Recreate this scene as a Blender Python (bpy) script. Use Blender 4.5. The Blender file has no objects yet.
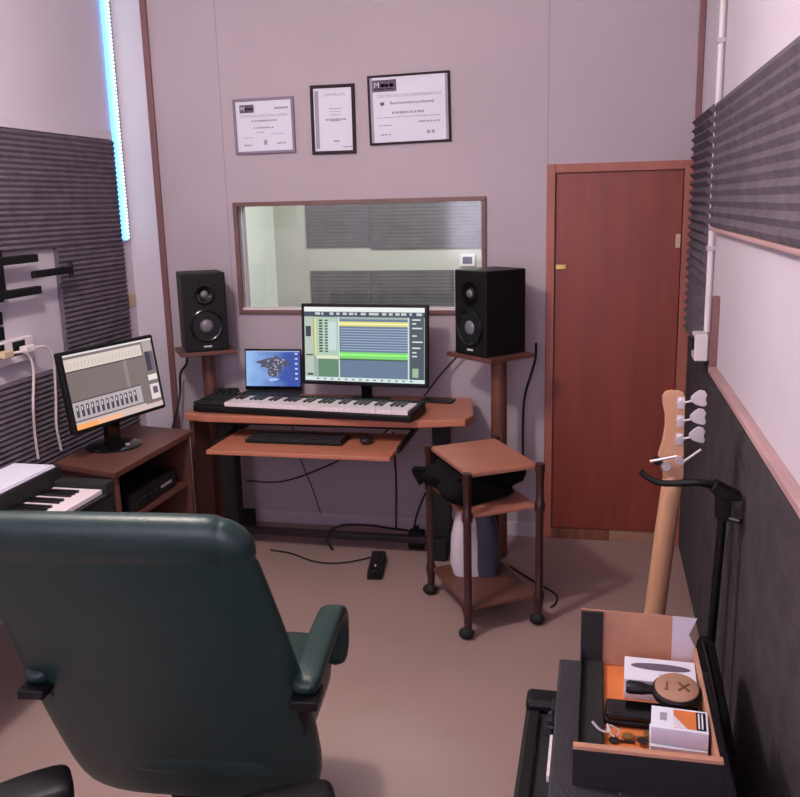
import bpy, bmesh, math, random
from mathutils import Vector, Matrix
random.seed(4)
S = bpy.context.scene
COL = S.collection
PI = math.pi
R = math.radians

# ------------------------------------------------------------------ helpers
def s2l(c):
    return c/12.92 if c <= .04045 else ((c+.055)/1.055)**2.4
def rgb(r, g, b):
    return (s2l(r/255), s2l(g/255), s2l(b/255), 1)

MATS = {}
def mat(name, col, rough=.5, metal=0, var=.12, scale=8, bump=0, bscale=60, spec=.5, coat=0, stretch=(1, 1, 1)):
    if name in MATS: return MATS[name]
    m = bpy.data.materials.new(name); m.use_nodes = True
    nt = m.node_tree; b = nt.nodes['Principled BSDF']
    b.inputs['Roughness'].default_value = rough
    b.inputs['Metallic'].default_value = metal
    b.inputs['Specular IOR Level'].default_value = spec
    b.inputs['Coat Weight'].default_value = coat
    tc = nt.nodes.new('ShaderNodeTexCoord'); mp = nt.nodes.new('ShaderNodeMapping')
    mp.inputs['Scale'].default_value = stretch
    nt.links.new(tc.outputs['Object'], mp.inputs['Vector'])
    no = nt.nodes.new('ShaderNodeTexNoise'); no.inputs['Scale'].default_value = scale
    no.inputs['Detail'].default_value = 5
    nt.links.new(mp.outputs['Vector'], no.inputs['Vector'])
    rp = nt.nodes.new('ShaderNodeValToRGB')
    c = rgb(*col)
    rp.color_ramp.elements[0].position = .3; rp.color_ramp.elements[1].position = .7
    rp.color_ramp.elements[0].color = tuple(x*(1-var) for x in c[:3])+(1,)
    rp.color_ramp.elements[1].color = tuple(min(1, x*(1+var)) for x in c[:3])+(1,)
    nt.links.new(no.outputs['Fac'], rp.inputs['Fac'])
    nt.links.new(rp.outputs['Color'], b.inputs['Base Color'])
    if bump:
        n2 = nt.nodes.new('ShaderNodeTexNoise'); n2.inputs['Scale'].default_value = bscale
        nt.links.new(mp.outputs['Vector'], n2.inputs['Vector'])
        bp = nt.nodes.new('ShaderNodeBump'); bp.inputs['Strength'].default_value = bump
        bp.inputs['Distance'].default_value = .01
        nt.links.new(n2.outputs['Fac'], bp.inputs['Height'])
        nt.links.new(bp.outputs['Normal'], b.inputs['Normal'])
    MATS[name] = m
    return m

def emit(name, col, st=1.0, grad=None):
    if name in MATS: return MATS[name]
    m = bpy.data.materials.new(name); m.use_nodes = True
    nt = m.node_tree; b = nt.nodes['Principled BSDF']
    b.inputs['Base Color'].default_value = (.01, .01, .01, 1)
    b.inputs['Roughness'].default_value = .25
    b.inputs['Emission Strength'].default_value = st
    b.inputs['Emission Color'].default_value = rgb(*col)
    if grad:
        tc = nt.nodes.new('ShaderNodeTexCoord'); sp = nt.nodes.new('ShaderNodeSeparateXYZ')
        nt.links.new(tc.outputs['Generated'], sp.inputs[0])
        no = nt.nodes.new('ShaderNodeTexNoise'); no.inputs['Scale'].default_value = 3
        nt.links.new(tc.outputs['Generated'], no.inputs['Vector'])
        ad = nt.nodes.new('ShaderNodeMath'); ad.operation = 'MULTIPLY_ADD'
        ad.inputs[1].default_value = .5
        nt.links.new(no.outputs['Fac'], ad.inputs[0]); nt.links.new(sp.outputs['X'], ad.inputs[2])
        rp = nt.nodes.new('ShaderNodeValToRGB')
        rp.color_ramp.elements[0].color = rgb(*grad[0]); rp.color_ramp.elements[1].color = rgb(*grad[1])
        rp.color_ramp.elements[0].position = .25; rp.color_ramp.elements[1].position = 1.2 if False else 1
        nt.links.new(ad.outputs[0], rp.inputs['Fac'])
        nt.links.new(rp.outputs['Color'], b.inputs['Emission Color'])
    MATS[name] = m
    return m

def tag(o, label=None, cat=None, group=None, kind=None):
    if label: o['label'] = label
    if cat: o['category'] = cat
    if group: o['group'] = group
    if kind: o['kind'] = kind
    return o

def thing(name, label, cat, loc=(0, 0, 0), rz=0, group=None, rx=0):
    o = bpy.data.objects.new(name, None); COL.objects.link(o)
    o.empty_display_size = .05
    o.location = loc; o.rotation_euler = (rx, 0, rz)
    return tag(o, label, cat, group)

class MB:
    def __init__(s): s.bm = bmesh.new(); s.mi = 0
    def _fin(s, vs0, M):
        if M is not None:
            vs = [v for v in s.bm.verts if v not in vs0]
            bmesh.ops.transform(s.bm, matrix=M, verts=vs)
    def box(s, a, b, rz=0, M=None):
        a = Vector(a); b = Vector(b); c = (a+b)/2; d = b-a
        mm = Matrix.Translation(c) @ Matrix.Rotation(rz, 4, 'Z') @ Matrix.Diagonal((abs(d.x), abs(d.y), abs(d.z), 1))
        if M is not None: mm = M @ mm
        r = bmesh.ops.create_cube(s.bm, size=1, matrix=mm)
        for v in r['verts']:
            for f in v.link_faces: f.material_index = s.mi
        return s
    def cyl(s, p0, p1, r0, r1=None, seg=20, caps=True):
        p0 = Vector(p0); p1 = Vector(p1); r1 = r0 if r1 is None else r1
        d = p1-p0; q = Vector((0, 0, 1)).rotation_difference(d.normalized()).to_matrix().to_4x4()
        mm = Matrix.Translation((p0+p1)/2) @ q
        r = bmesh.ops.create_cone(s.bm, cap_ends=caps, segments=seg, radius1=r0, radius2=r1, depth=d.length, matrix=mm)
        for v in r['verts']:
            for f in v.link_faces: f.material_index = s.mi
        return s
    def sph(s, c, r, sc=(1, 1, 1), seg=18):
        mm = Matrix.Translation(c) @ Matrix.Diagonal((sc[0], sc[1], sc[2], 1))
        rr = bmesh.ops.create_uvsphere(s.bm, u_segments=seg, v_segments=seg//2+2, radius=r, matrix=mm)
        for v in rr['verts']:
            for f in v.link_faces: f.material_index = s.mi
        return s
    def loops(s, Ls, cap=True, closed=True):
        rows = [[s.bm.verts.new(p) for p in L] for L in Ls]
        n = len(rows[0])
        for a, b in zip(rows, rows[1:]):
            for i in range(n if closed else n-1):
                j = (i+1) % n
                f = s.bm.faces.new((a[i], a[j], b[j], b[i])); f.material_index = s.mi
        if cap and closed:
            for rw in (rows[0][::-1], rows[-1]):
                f = s.bm.faces.new(rw); f.material_index = s.mi
        return s
    def prism(s, pts, n, M=None):
        """pts: list of 3D points outline, n: extrusion vector"""
        n = Vector(n); a = [Vector(p) for p in pts]; b = [p+n for p in a]
        if M is not None: a = [M @ p for p in a]; b = [M @ p for p in b]
        return s.loops([a, b])
    def tube(s, pts, r, seg=8, sm=6):
        P = [Vector(p) for p in pts]
        if sm and len(P) > 2:      # catmull-rom
            Q = []
            E = [P[0]*2-P[1]]+P+[P[-1]*2-P[-2]]
            for i in range(1, len(E)-2):
                for k in range(sm):
                    t = k/sm; p0, p1, p2, p3 = E[i-1:i+3]
                    Q.append(.5*((2*p1)+(p2-p0)*t+(2*p0-5*p1+4*p2-p3)*t*t+(3*p1-p0-3*p2+p3)*t**3))
            Q.append(P[-1]); P = Q
        Ls = []; up = None
        for i, p in enumerate(P):
            d = (P[min(i+1, len(P)-1)]-P[max(i-1, 0)]).normalized()
            if up is None: up = Vector((0, 0, 1)) if abs(d.z) < .9 else Vector((1, 0, 0))
            u = (up-d*up.dot(d)).normalized(); w = d.cross(u); up = u
            rr = r(i/(len(P)-1)) if callable(r) else r
            Ls.append([p+(u*math.cos(2*PI*k/seg)+w*math.sin(2*PI*k/seg))*rr for k in range(seg)])
        return s.loops(Ls)
    def lathe(s, prof, M=None, seg=28):
        """prof: (r, h) list, revolved about local Z"""
        Ls = []
        for r, h in prof:
            L = [Vector((max(r, .0004)*math.cos(2*PI*k/seg), max(r, .0004)*math.sin(2*PI*k/seg), h)) for k in range(seg)]
            if M is not None: L = [M @ p for p in L]
            Ls.append(L)
        return s.loops(Ls)
    def build(s, name, m, parent=None, bevel=0, smooth=False, loc=None, rz=0, sub=0, segs=2):
        bmesh.ops.recalc_face_normals(s.bm, faces=s.bm.faces)
        me = bpy.data.meshes.new(name); s.bm.to_mesh(me); s.bm.free()
        for x in (m if isinstance(m, (list, tuple)) else [m]): me.materials.append(x)
        o = bpy.data.objects.new(name, me); COL.objects.link(o)
        if parent: o.parent = parent
        if loc is not None: o.location = loc
        o.rotation_euler.z = rz
        if smooth:
            for p in me.polygons: p.use_smooth = True
        if bevel:
            md = o.modifiers.new('b', 'BEVEL'); md.width = bevel; md.segments = segs; md.limit_method = 'ANGLE'; md.angle_limit = R(40)
        if sub:
            md = o.modifiers.new('s', 'SUBSURF'); md.levels = sub; md.render_levels = sub
        if smooth and not sub:
            md = o.modifiers.new('w', 'WEIGHTED_NORMAL') if False else None
            me.set_sharp_from_angle(angle=R(38))
        return o

def dup(o, parent=None):
    c = o.copy(); COL.objects.link(c)
    if parent: c.parent = parent
    for ch in [x for x in S.objects if x.parent == o]:
        dup(ch, c)
    return c

def lettering(txt, size, M, name, m, parent, ext=.0004, align='CENTER'):
    cu = bpy.data.curves.new('t', 'FONT'); cu.body = txt; cu.size = size; cu.extrude = ext
    cu.align_x = align; cu.align_y = 'CENTER'; cu.resolution_u = 2
    t = bpy.data.objects.new('t', cu); COL.objects.link(t)
    me = bpy.data.meshes.new_from_object(t.evaluated_get(bpy.context.evaluated_depsgraph_get()))
    bpy.data.objects.remove(t); me.transform(M); me.name = name
    me.materials.clear(); me.materials.append(m)
    o = bpy.data.objects.new(name, me); COL.objects.link(o); o.parent = parent
    return o

# ------------------------------------------------------------------ materials
def wallmat(name, col, seams=(), var=.04):
    m = mat(name, col, .75, var=var, scale=1.6, bump=.08, bscale=35)
    if seams:
        nt = m.node_tree; b = nt.nodes['Principled BSDF']
        src = b.inputs['Base Color'].links[0].from_socket
        tc = nt.nodes.new('ShaderNodeTexCoord'); sp = nt.nodes.new('ShaderNodeSeparateXYZ')
        nt.links.new(tc.outputs['Object'], sp.inputs[0]); acc = None
        for x in seams:
            q = nt.nodes.new('ShaderNodeMath'); q.operation = 'COMPARE'
            q.inputs[1].default_value = x; q.inputs[2].default_value = .002
            nt.links.new(sp.outputs['X'], q.inputs[0])
            if acc is None: acc = q
            else:
                a = nt.nodes.new('ShaderNodeMath'); a.operation = 'MAXIMUM'
                nt.links.new(acc.outputs[0], a.inputs[0]); nt.links.new(q.outputs[0], a.inputs[1]); acc = a
        mx = nt.nodes.new('ShaderNodeMix'); mx.data_type = 'RGBA'
        nt.links.new(acc.outputs[0], mx.inputs['Factor']); nt.links.new(src, mx.inputs['A'])
        mx.inputs['B'].default_value = rgb(146, 134, 142)
        nt.links.new(mx.outputs['Result'], b.inputs['Base Color'])
    return m
M_back = wallmat('back wall paint', (176, 162, 170), seams=(-2.07, -.27))
M_side = wallmat('side wall paint', (206, 196, 207))
M_ceil = wallmat('ceiling paint', (212, 208, 216))
M_floor = mat('floor paint', (158, 132, 126), .42, var=.07, scale=1.3, bump=.05, bscale=14)
M_foam = mat('acoustic foam', (104, 95, 106), .95, var=.18, scale=14, bump=.5, bscale=220, spec=.1)
M_foam2 = mat('fine acoustic foam', (72, 66, 70), .95, var=.2, scale=9, bump=.6, bscale=160, spec=.1)
M_trim = mat('brown trim', (122, 82, 84), .5, var=.15, scale=6, stretch=(1, 1, .2))
M_door = mat('door veneer', (130, 56, 42), .45, var=.12, scale=6, stretch=(3, 3, .35), bump=.05)
M_dframe = mat('door frame wood', (160, 92, 78), .5, var=.14, scale=8, stretch=(1, 1, .3))
M_thr = mat('threshold wood', (120, 70, 52), .6, var=.3, scale=5, stretch=(4, 1, 1))
M_win = mat('window frame wood', (112, 80, 76), .5, var=.15, scale=9)
M_white = mat('white plastic', (222, 212, 214), .4, var=.03)
M_base = mat('skirting', (188, 176, 184), .5, var=.06)
M_sill = mat('sill wood', (186, 150, 150), .5, var=.22, scale=7, stretch=(1, .2, 4))
M_black = mat('black plastic', (13, 12, 14), .5, var=.15, spec=.3)
M_blackm = mat('black matte', (17, 15, 17), .75, var=.2, bump=.2, bscale=90)
M_gloss = mat('black gloss', (12, 11, 13), .12, var=.1)
M_cloth = mat('black fabric', (17, 15, 17), .92, var=.3, scale=20, bump=.6, bscale=150, spec=.15)
M_slate = mat('dark grey vinyl', (41, 38, 45), .6, var=.12, scale=12, bump=.3, bscale=120)
M_desk = mat('desk laminate', (178, 112, 88), .38, var=.1, scale=5, stretch=(.4, 3, 1))
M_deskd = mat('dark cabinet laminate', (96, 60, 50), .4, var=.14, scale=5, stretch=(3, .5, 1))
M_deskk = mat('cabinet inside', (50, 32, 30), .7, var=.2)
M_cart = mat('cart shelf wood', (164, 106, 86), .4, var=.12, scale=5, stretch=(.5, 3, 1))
M_cartp = mat('cart post', (58, 30, 28), .35, var=.2)
M_post = mat('stand post wood', (102, 62, 50), .5, var=.35, scale=7, stretch=(2, 2, .3))
M_metal = mat('dark steel', (52, 46, 50), .4, metal=.6, var=.1)
M_chrome = mat('chrome', (222, 214, 216), .3, metal=.55, var=.04)
M_brass = mat('brass', (180, 150, 90), .3, metal=.9, var=.1)
M_leather = mat('green leather', (17, 44, 41), .42, var=.12, scale=9, bump=.08, bscale=120, spec=.5)
M_ivory = mat('white keys', (232, 218, 222), .25, var=.02)
M_ebony = mat('black keys', (14, 12, 14), .3, var=.1)
M_paper = mat('paper', (214, 214, 226), .8, var=.02)
M_ink = mat('ink', (160, 148, 164), .8, var=.05)
M_inkd = mat('dark ink', (96, 82, 98), .8, var=.05)
M_cord = mat('black cord', (22, 18, 20), .6)
M_cordw = mat('white cord', (214, 198, 196), .5)
M_maple = mat('maple', (196, 148, 114), .3, var=.12, scale=5, stretch=(4, 4, .3), coat=.3)
M_kraft = mat('cardboard', (178, 128, 102), .85, var=.1, scale=12)
M_orange = mat('orange cardboard', (204, 112, 56), .8, var=.12, scale=9)
M_wood = mat('pale wood', (158, 118, 96), .5, var=.12, scale=10)
M_bg1 = mat('blue grey plastic', (62, 64, 80), .4, var=.1)
M_lilac = mat('off white plastic', (206, 196, 206), .35, var=.04)
M_cone = mat('woofer cone', (18, 17, 21), .35, var=.15)
M_dust = mat('dust cap', (110, 106, 112), .25, var=.15)
M_beige = mat('beige plastic', (196, 172, 140), .5, var=.05)
M_green = mat('booth wall paint', (188, 186, 178), .8, var=.04, scale=2)
M_green2 = mat('booth side paint', (232, 236, 230), .8, var=.04, scale=2)
M_foam3 = mat('booth foam', (104, 100, 104), .95, var=.15, scale=8, bump=.3, bscale=150, spec=.1)

# ------------------------------------------------------------------ camera
X = (.97615293, .02323075, -.21583741); Y = (.21570455, -.21570455, .9523356); Z = (-.02443365, -.9761823, -.21557161)
right = Vector((X[0], Y[0], Z[0])); down = Vector((X[1], Y[1], Z[1])); fwd = Vector((X[2], Y[2], Z[2]))
cam = bpy.data.cameras.new('camera'); co = bpy.data.objects.new('camera', cam); COL.objects.link(co)
cam.sensor_fit = 'HORIZONTAL'; cam.sensor_width = 36; cam.lens = 883*36/800; cam.clip_start = .02
mw = Matrix((( right.x, -down.x, -fwd.x, 0), (right.y, -down.y, -fwd.y, 0), (right.z, -down.z, -fwd.z, 1.8775), (0, 0, 0, 1)))
co.matrix_world = mw
S.camera = co

# ------------------------------------------------------------------ room
XL, XR, YB, YF, H = -2.69, .482, 4.81, -1.3, 3.25
KL = 2.69/2.49
def ky(y): return y*KL
def kz(z): return 1.8775-(1.8775-z)*KL
def st(o): o['kind'] = 'structure'; return o
st(MB().box((-2.9, YF-.12, -.1), (.9, 7.6, 0)).build('floor', M_floor))
st(MB().box((XL-.12, YF-.12, H), (XR+.12, YB+.12, H+.1)).build('ceiling', M_ceil))
st(MB().box((XL-.12, YF, 0), (XL, YB, H)).build('wall_left', M_side))
st(MB().box((XR, YF, 0), (XR+.12, YB, H)).build('wall_right', M_side))
st(MB().box((XL-.12, YF-.12, 0), (XR+.12, YF, H)).build('wall_rear', M_side))
wx0, wx1, wz0, wz1 = -2.012, -.612, 1.293, 1.885
dx0, dx1, dz1 = -.228, .415, 2.012
w = MB()
for a, b, c, d in ((XL-.12, wx0, 0, H), (wx0, wx1, 0, wz0), (wx0, wx1, wz1, H), (wx1, dx0, 0, H), (dx0, dx1, dz1, H), (dx1, XR+.12, 0, H)):
    w.box((a, YB, c), (b, YB+.12, d))
st(w.build('wall_back', M_back))
# corner trims and skirting
st(MB().box((-2.503, YB-.022, 0), (-2.468, YB, H)).build('trim_1', M_trim, bevel=.003))
st(MB().box((XR-.03, YB-.022, 2.056), (XR-.001, YB, H)).build('trim_2', M_trim, bevel=.003))
st(MB().box((XL+.0005, YB-.006, 0), (-2.504, YB, H)).build('wall_back_column', M_side))
st(MB().box((-2.467, YB-.014, 0), (-.275, YB, .082)).build('baseboard_back', M_base, bevel=.003))
st(MB().box((XL, 2.0, kz(2.233)), (XL+.03, ky(4.30), kz(2.28))).build('trim_3', M_side, bevel=.003))
# right wall sill, batten, board edge
st(MB().box((XR-.034, 1.0, 1.172), (XR, 3.74, 1.196)).build('trim_4', M_sill, bevel=.004))
st(MB().box((XR-.040, 1.0, 1.738), (XR, 3.92, 1.753)).build('trim_5', M_sill, bevel=.003))
st(MB().box((XR-.028, 3.745, 1.175), (XR, 3.79, 1.48)).build('trim_6', M_trim, bevel=.003))
# window
wn = MB(); f = .020
for a, b, c, d in ((wx0-f, wx1+f, wz1-.004, wz1+f), (wx0-f, wx1+f, wz0-f, wz0+.004), (wx0-f, wx0+.004, wz0+.004, wz1-.004), (wx1-.004, wx1+f, wz0+.004, wz1-.004)):
    wn.box((a, YB-.018, c), (b, YB+.012, d))
win = st(wn.build('window_1', M_win, bevel=.003))
g = bpy.data.materials.new('glass'); g.use_nodes = True
nt = g.node_tree; nt.nodes.clear()
out = nt.nodes.new('ShaderNodeOutputMaterial'); mx = nt.nodes.new('ShaderNodeMixShader'); tr = nt.nodes.new('ShaderNodeBsdfTransparent'); gl = nt.nodes.new('ShaderNodeBsdfGlossy'); fr = nt.nodes.new('ShaderNodeFresnel')
gl.inputs['Roughness'].default_value = .02; tr.inputs['Color'].default_value = (.93, .96, .95, 1)
nt.links.new(fr.outputs[0], mx.inputs[0]); nt.links.new(tr.outputs[0], mx.inputs[1]); nt.links.new(gl.outputs[0], mx.inputs[2]); nt.links.new(mx.outputs[0], out.inputs[0])
MB().box((wx0+.004, YB+.05, wz0+.004), (wx1-.004, YB+.056, wz1-.004)).build('glass_pane', g, win)
MB().box((wx0+.004, YB-.012, wz0+.004), (wx1-.004, YB+.045, wz0+.016)).build('window_sill', M_white, win)

# door
dr = st(MB().box((dx0+.003, YB+.004, .062), (dx1-.003, YB+.044, dz1-.003)).build('door_1', M_door, bevel=.002))
fm = MB()
for a, b, c, d in ((-.272, dx0, 0, 2.056), (dx1, .4785, 0, 2.056), (dx0, dx1, dz1, 2.056)):
    fm.box((a, YB-.018, c), (b, YB+.06, d))
fm.build('door_frame', M_dframe, dr, bevel=.004)
th = MB(); th.box((dx0, YB-.012, 0), (dx1-.32, YB+.04, .058)); th.build('threshold', M_thr, dr, bevel=.003)
MB().box((dx1-.317, YB-.010, 0), (dx1, YB+.04, .058)).build('threshold', M_wood, dr, bevel=.003)
la = MB(); la.box((-.222, YB-.010, 1.515), (-.165, YB+.004, 1.54)); la.cyl((-.178, YB-.028, 1.528), (-.178, YB+.002, 1.528), .007)
la.build('latch', M_brass, dr, bevel=.002)
MB().box((dx1-.03, YB-.002, 1.62), (dx1-.006, YB+.004, 1.69)).build('strike_plate', M_beige, dr, bevel=.001)

# adjoining booth seen through the window
bz = 7.5
st(MB().box((-2.9, bz, 0), (.9, bz+.1, 3)).build('wall_booth_back', M_green))
st(MB().box((-2.9, YB+.125, 0), (-2.8, bz, 3)).build('wall_booth_left', M_green2))
st(MB().box((.8, YB+.125, 0), (.9, bz, 3)).build('wall_booth_right', M_green))
st(MB().box((-2.9, YB+.125, 3), (.9, bz+.1, 3.1)).build('ceiling_booth', M_green))

# ------------------------------------------------------------------ acoustic foam
def foam(name, label, x0, sgn, y0, y1, z0, z1, depth, period, m=M_foam, group=None, axis='x', base=.012, seg=4):
    """ridges run horizontally; profile waves in z"""
    mb = MB(); n = max(2, round((z1-z0)/period)); prof = [(.001, z0)]; x0 = x0+sgn*.001
    for i in range(n*seg+1):
        t = i/seg; prof.append((base+(depth-base)*(.5-.5*math.cos(2*PI*t)), z0+(z1-z0)*i/(n*seg)))
    prof.append((.001, z1))
    if axis == 'x':
        pts = [(sgn*d, 0, z-z0) for d, z in prof]; ext = (0, y1-y0, 0); loc = (x0, y0, z0)
    else:
        pts = [(0, -d, z-z0) for d, z in prof]; ext = (y1-y0, 0, 0); loc = (y0, x0, z0)
    a = [Vector(p) for p in pts]; e = Vector(ext)
    mb.loops([a, [p+e for p in a]], cap=True)
    o = mb.build(name, m, loc=loc, smooth=False)
    return tag(o, label, 'acoustic foam', group)
G1 = 'acoustic foam on the left wall'
foam('acoustic_foam', 'dark ridged acoustic foam at the top of the left wall, above the tv bracket', XL, 1, 2.0, ky(4.32), kz(1.715), kz(2.23), .031, .026, group=G1, base=.022)
foam('acoustic_foam', 'dark ridged foam on the left wall between the white cut-out and strip light', XL, 1, ky(3.73), ky(4.325), kz(1.162), kz(1.713), .031, .026, group=G1, base=.022)
foam('acoustic_foam', 'dark ridged acoustic foam low on the left wall behind the cabinet and white cables', XL, 1, 2.0, ky(4.33), .12, kz(1.16), .031, .026, group=G1, base=.022)
G2 = 'acoustic foam on the right wall'
foam('acoustic_foam', 'long dark wavy acoustic foam band high on the right wall', XR, -1, 1.0, 3.92, 1.755, 2.24, .042, .040, group=G2, base=.032)
foam('acoustic_foam', 'tall narrow foam strip in the corner right of the door', XR, -1, 4.06, 4.785, 1.2, 2.255, .045, .042, group=G2, base=.022)
foam('acoustic_foam', 'large dark fine-ribbed foam on the lower right wall, from sill to floor', XR, -1, 1.0, 4.785, .004, 1.170, .02, .018, m=M_foam2, group=G2, base=.008, seg=3)
G3 = 'foam panels in the room behind the window'
foam('acoustic_foam', 'upper left grey foam panel seen through the window, topmost beside the pale wall', bz, -1, -2.50, -1.93, 1.52, 2.2, 0.014, .03, m=M_foam3, group=G3, axis='y')
foam('acoustic_foam', 'upper right grey foam panel seen through the window, hanging slightly lower', bz, -1, -1.925, -.93, 1.50, 2.2, 0.014, .03, m=M_foam3, group=G3, axis='y')
foam('acoustic_foam', 'lower left grey foam panel seen through the window above the monitor', bz, -1, -2.48, -1.93, .55, 1.315, 0.014, .03, m=M_foam3, group=G3, axis='y')
foam('acoustic_foam', 'lower right grey foam panel seen through the window beside the right loudspeaker', bz, -1, -1.925, -1.2, .55, 1.315, 0.014, .03, m=M_foam3, group=G3, axis='y')
tm = thing('thermostat', 'small white thermostat with dark display on wall behind the window', 'thermostat', (-1.08, bz, 1.395))
MB().box((-.065, -.03, -.05), (.065, 0, .05)).build('housing', M_white, tm, bevel=.006)
MB().box((-.04, -.033, -.028), (.04, -.030, .03)).build('display', M_bg1, tm)

# ------------------------------------------------------------------ strip light, switch, conduit
lt = thing('led_strip', 'glowing cyan led strip running down the left corner beside the foam', 'strip light', (XL+.001, YB-.045, kz(1.72)))
LH = H-kz(1.72)-.01
MB().box((0, -.060, 0), (.020, -.001, LH)).build('channel', M_white, lt, bevel=.002)
M_led = emit('cyan led', (150, 238, 255), 1.9)
M_led2 = emit('blue led', (80, 165, 255), 4.5)
MB().box((.002, -.064, .002), (.018, -.0605, LH-.002)).build('light_strip', M_led2, lt)
MB().box((.0205, -.058, .002), (.022, -.030, LH-.002)).build('light_strip', M_led, lt)
ld = MB()
for i in range(int(LH/.02)-1): ld.box((.0205, -.026, .012+i*.02), (.026, -.012, .022+i*.02))
M_dot = emit('led dots', (205, 246, 255), 2.2)
tag(ld.build('led_row', M_dot, lt), kind='stuff')
sw = thing('light_switch', 'small beige rocker switch on the white wall below the strip light', 'switch', (XL, 4.748, kz(1.40)))
MB().box((0, -.04, -.035), (.012, .04, .035)).build('plate', M_beige, sw, bevel=.003)
MB().box((.012, -.012, -.02), (.017, .012, .02)).build('rocker', M_beige, sw, bevel=.002)
cd = thing('conduit_pipe', 'thin white vertical conduit pipe on the right wall between the foam', 'pipe', (XR-.018, 3.995, 1.30))
MB().cyl((0, 0, 0), (0, 0, 1.95), .012).build('pipe', M_white, cd, smooth=True)
for z in (.35, 1.18, 1.6): MB().box((-.017, -.014, z), (.018, .014, z+.02)).build('clip', M_base, cd, bevel=.002)
sb = thing('wall_socket_box', 'white box with dark opening at the foot of the conduit pipe', 'socket box', (XR, 3.95, 1.19))
MB().box((-.075, -.06, 0), (-.021, .06, .115)).build('housing', M_white, sb, bevel=.005)
MB().box((-.082, -.04, .045), (-.0755, .035, .10)).build('opening', M_black, sb)

# ------------------------------------------------------------------ framed certificates
def certificate(name, label, x0, x1, z0, z1, frame_m, fw, kind):
    t = thing(name, label, 'certificate', ((x0+x1)/2, YB, z0), group='framed certificates on the back wall')
    W = (x1-x0)/2; Hh = z1-z0
    f = MB(); d = .018
    for a, b, c, e in ((-W, W, 0, fw), (-W, W, Hh-fw, Hh), (-W, -W+fw, fw, Hh-fw), (W-fw, W, fw, Hh-fw)): f.box((a, -d, c), (b, -.001, e))
    f.build('frame', frame_m, t, bevel=.002)
    p = MB().box((-W+fw, -.010, fw), (W-fw, -.002, Hh-fw)).build('paper', M_paper, t)
    y = -.0103
    def bar(u0, v0, u1, v1, m, nm='printed_lines'):
        return MB().box((-W+fw+(2*W-2*fw)*u0, y-.0004, Hh-fw-(Hh-2*fw)*v1), (-W+fw+(2*W-2*fw)*u1, y, Hh-fw-(Hh-2*fw)*v0)).build(nm, m, p)
    def lines(L, m, nm='printed_lines'):
        q = MB()
        for u0, v, u1, h in L:
            n = max(1, int((u1-u0)/.045))
            for k in range(n):
                a = u0+(u1-u0)*k/n; b = a+(u1-u0)/n*random.uniform(.6, .95)
                q.box((-W+fw+(2*W-2*fw)*a, y-.0004, Hh-fw-(Hh-2*fw)*(v+h)), (-W+fw+(2*W-2*fw)*b, y, Hh-fw-(Hh-2*fw)*v))
        return tag(q.build(nm, m, p), kind='stuff')
    def txt(s, u, v, size, m, nm='lettering', yy=y):
        M = Matrix.Translation((-W+fw+(2*W-2*fw)*u, yy-.0005, Hh-fw-(Hh-2*fw)*v)) @ Matrix.Rotation(PI/2, 4, 'X')
        return lettering(s, size, M, nm, m, p)
    if kind == 0:
        bar(.07, .07, .33, .23, M_inkd, 'header_block'); txt('M', .125, .15, .032, M_paper, yy=y-.0005)
        lines([(.17, .13, .31, .05)], M_ink); bar(.70, .14, .95, .18, M_ink)
        txt('CERTIFICADO DE CONCLUSION', .5, .30, .019, M_ink)
        lines([(.28, .38, .75, .035), (.3, .52, .68, .03), (.35, .62, .5, .015), (.62, .66, .86, .015), (.1, .72, .3, .015), (.12, .86, .28, .03), (.72, .84, .88, .03)], M_ink)
        bar(.48, .78, .54, .88, M_ink, 'seal')
    elif kind == 1:
        bar(.03, .04, .13, .96, M_ink, 'side_band')
        txt('CERTIFICATE', .56, .11, .020, M_ink)
        lines([(.4, .32, .75, .015), (.42, .37, .7, .012), (.42, .42, .7, .012), (.3, .485, .85, .03), (.45, .51, .7, .02), (.5, .83, .65, .03), (.74, .93, .98, .02)], M_ink)
    else:
        bar(.035, .04, .345, .22, M_inkd, 'header_block'); txt('M', .09, .12, .040, M_paper, yy=y-.0005)
        lines([(.14, .10, .31, .05)], M_ink); lines([(.06, .17, .32, .015)], M_ink)
        txt('CERTIFICADO DE CONSAGRACION', .5, .29, .0215, M_ink)
        txt('Reconocimiento profesional', .54, .40, .021, M_inkd)
        bar(.13, .38, .18, .43, M_inkd, 'emblem')
        lines([(.28, .53, .7, .035), (.08, .61, .9, .012), (.62, .69, .9, .025), (.1, .73, .27, .015), (.12, .87, .27, .02), (.72, .84, .84, .05)], M_ink)
        for u in (0.0, .965): bar(u, 0.0, u+.035, 1.0, M_kraft if False else M_ink, 'mat_strip')
    return t
M_fr1 = mat('silver lilac frame', (128, 112, 132), .4, var=.08)
M_fr2 = mat('dark frame', (34, 18, 26), .8, var=.1)
c1 = certificate('framed_certificate', 'certificate in a thin silvery frame, leftmost of the three on the back wall', -1.992, -1.640, 2.166, 2.462, M_fr1, .015, 0)
c2 = certificate('framed_certificate', 'small upright portrait certificate in a dark frame, middle of the three', -1.545, -1.297, 2.150, 2.510, M_fr2, .017, 1)
c3 = certificate('framed_certificate', 'largest certificate in a thin dark frame, rightmost and highest of the three', -1.218, -.775, 2.19, 2.545, M_fr2, .011, 2)
for c, a in ((c1, -.4), (c2, .2), (c3, -.8)): c.rotation_euler.y = R(a)

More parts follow.
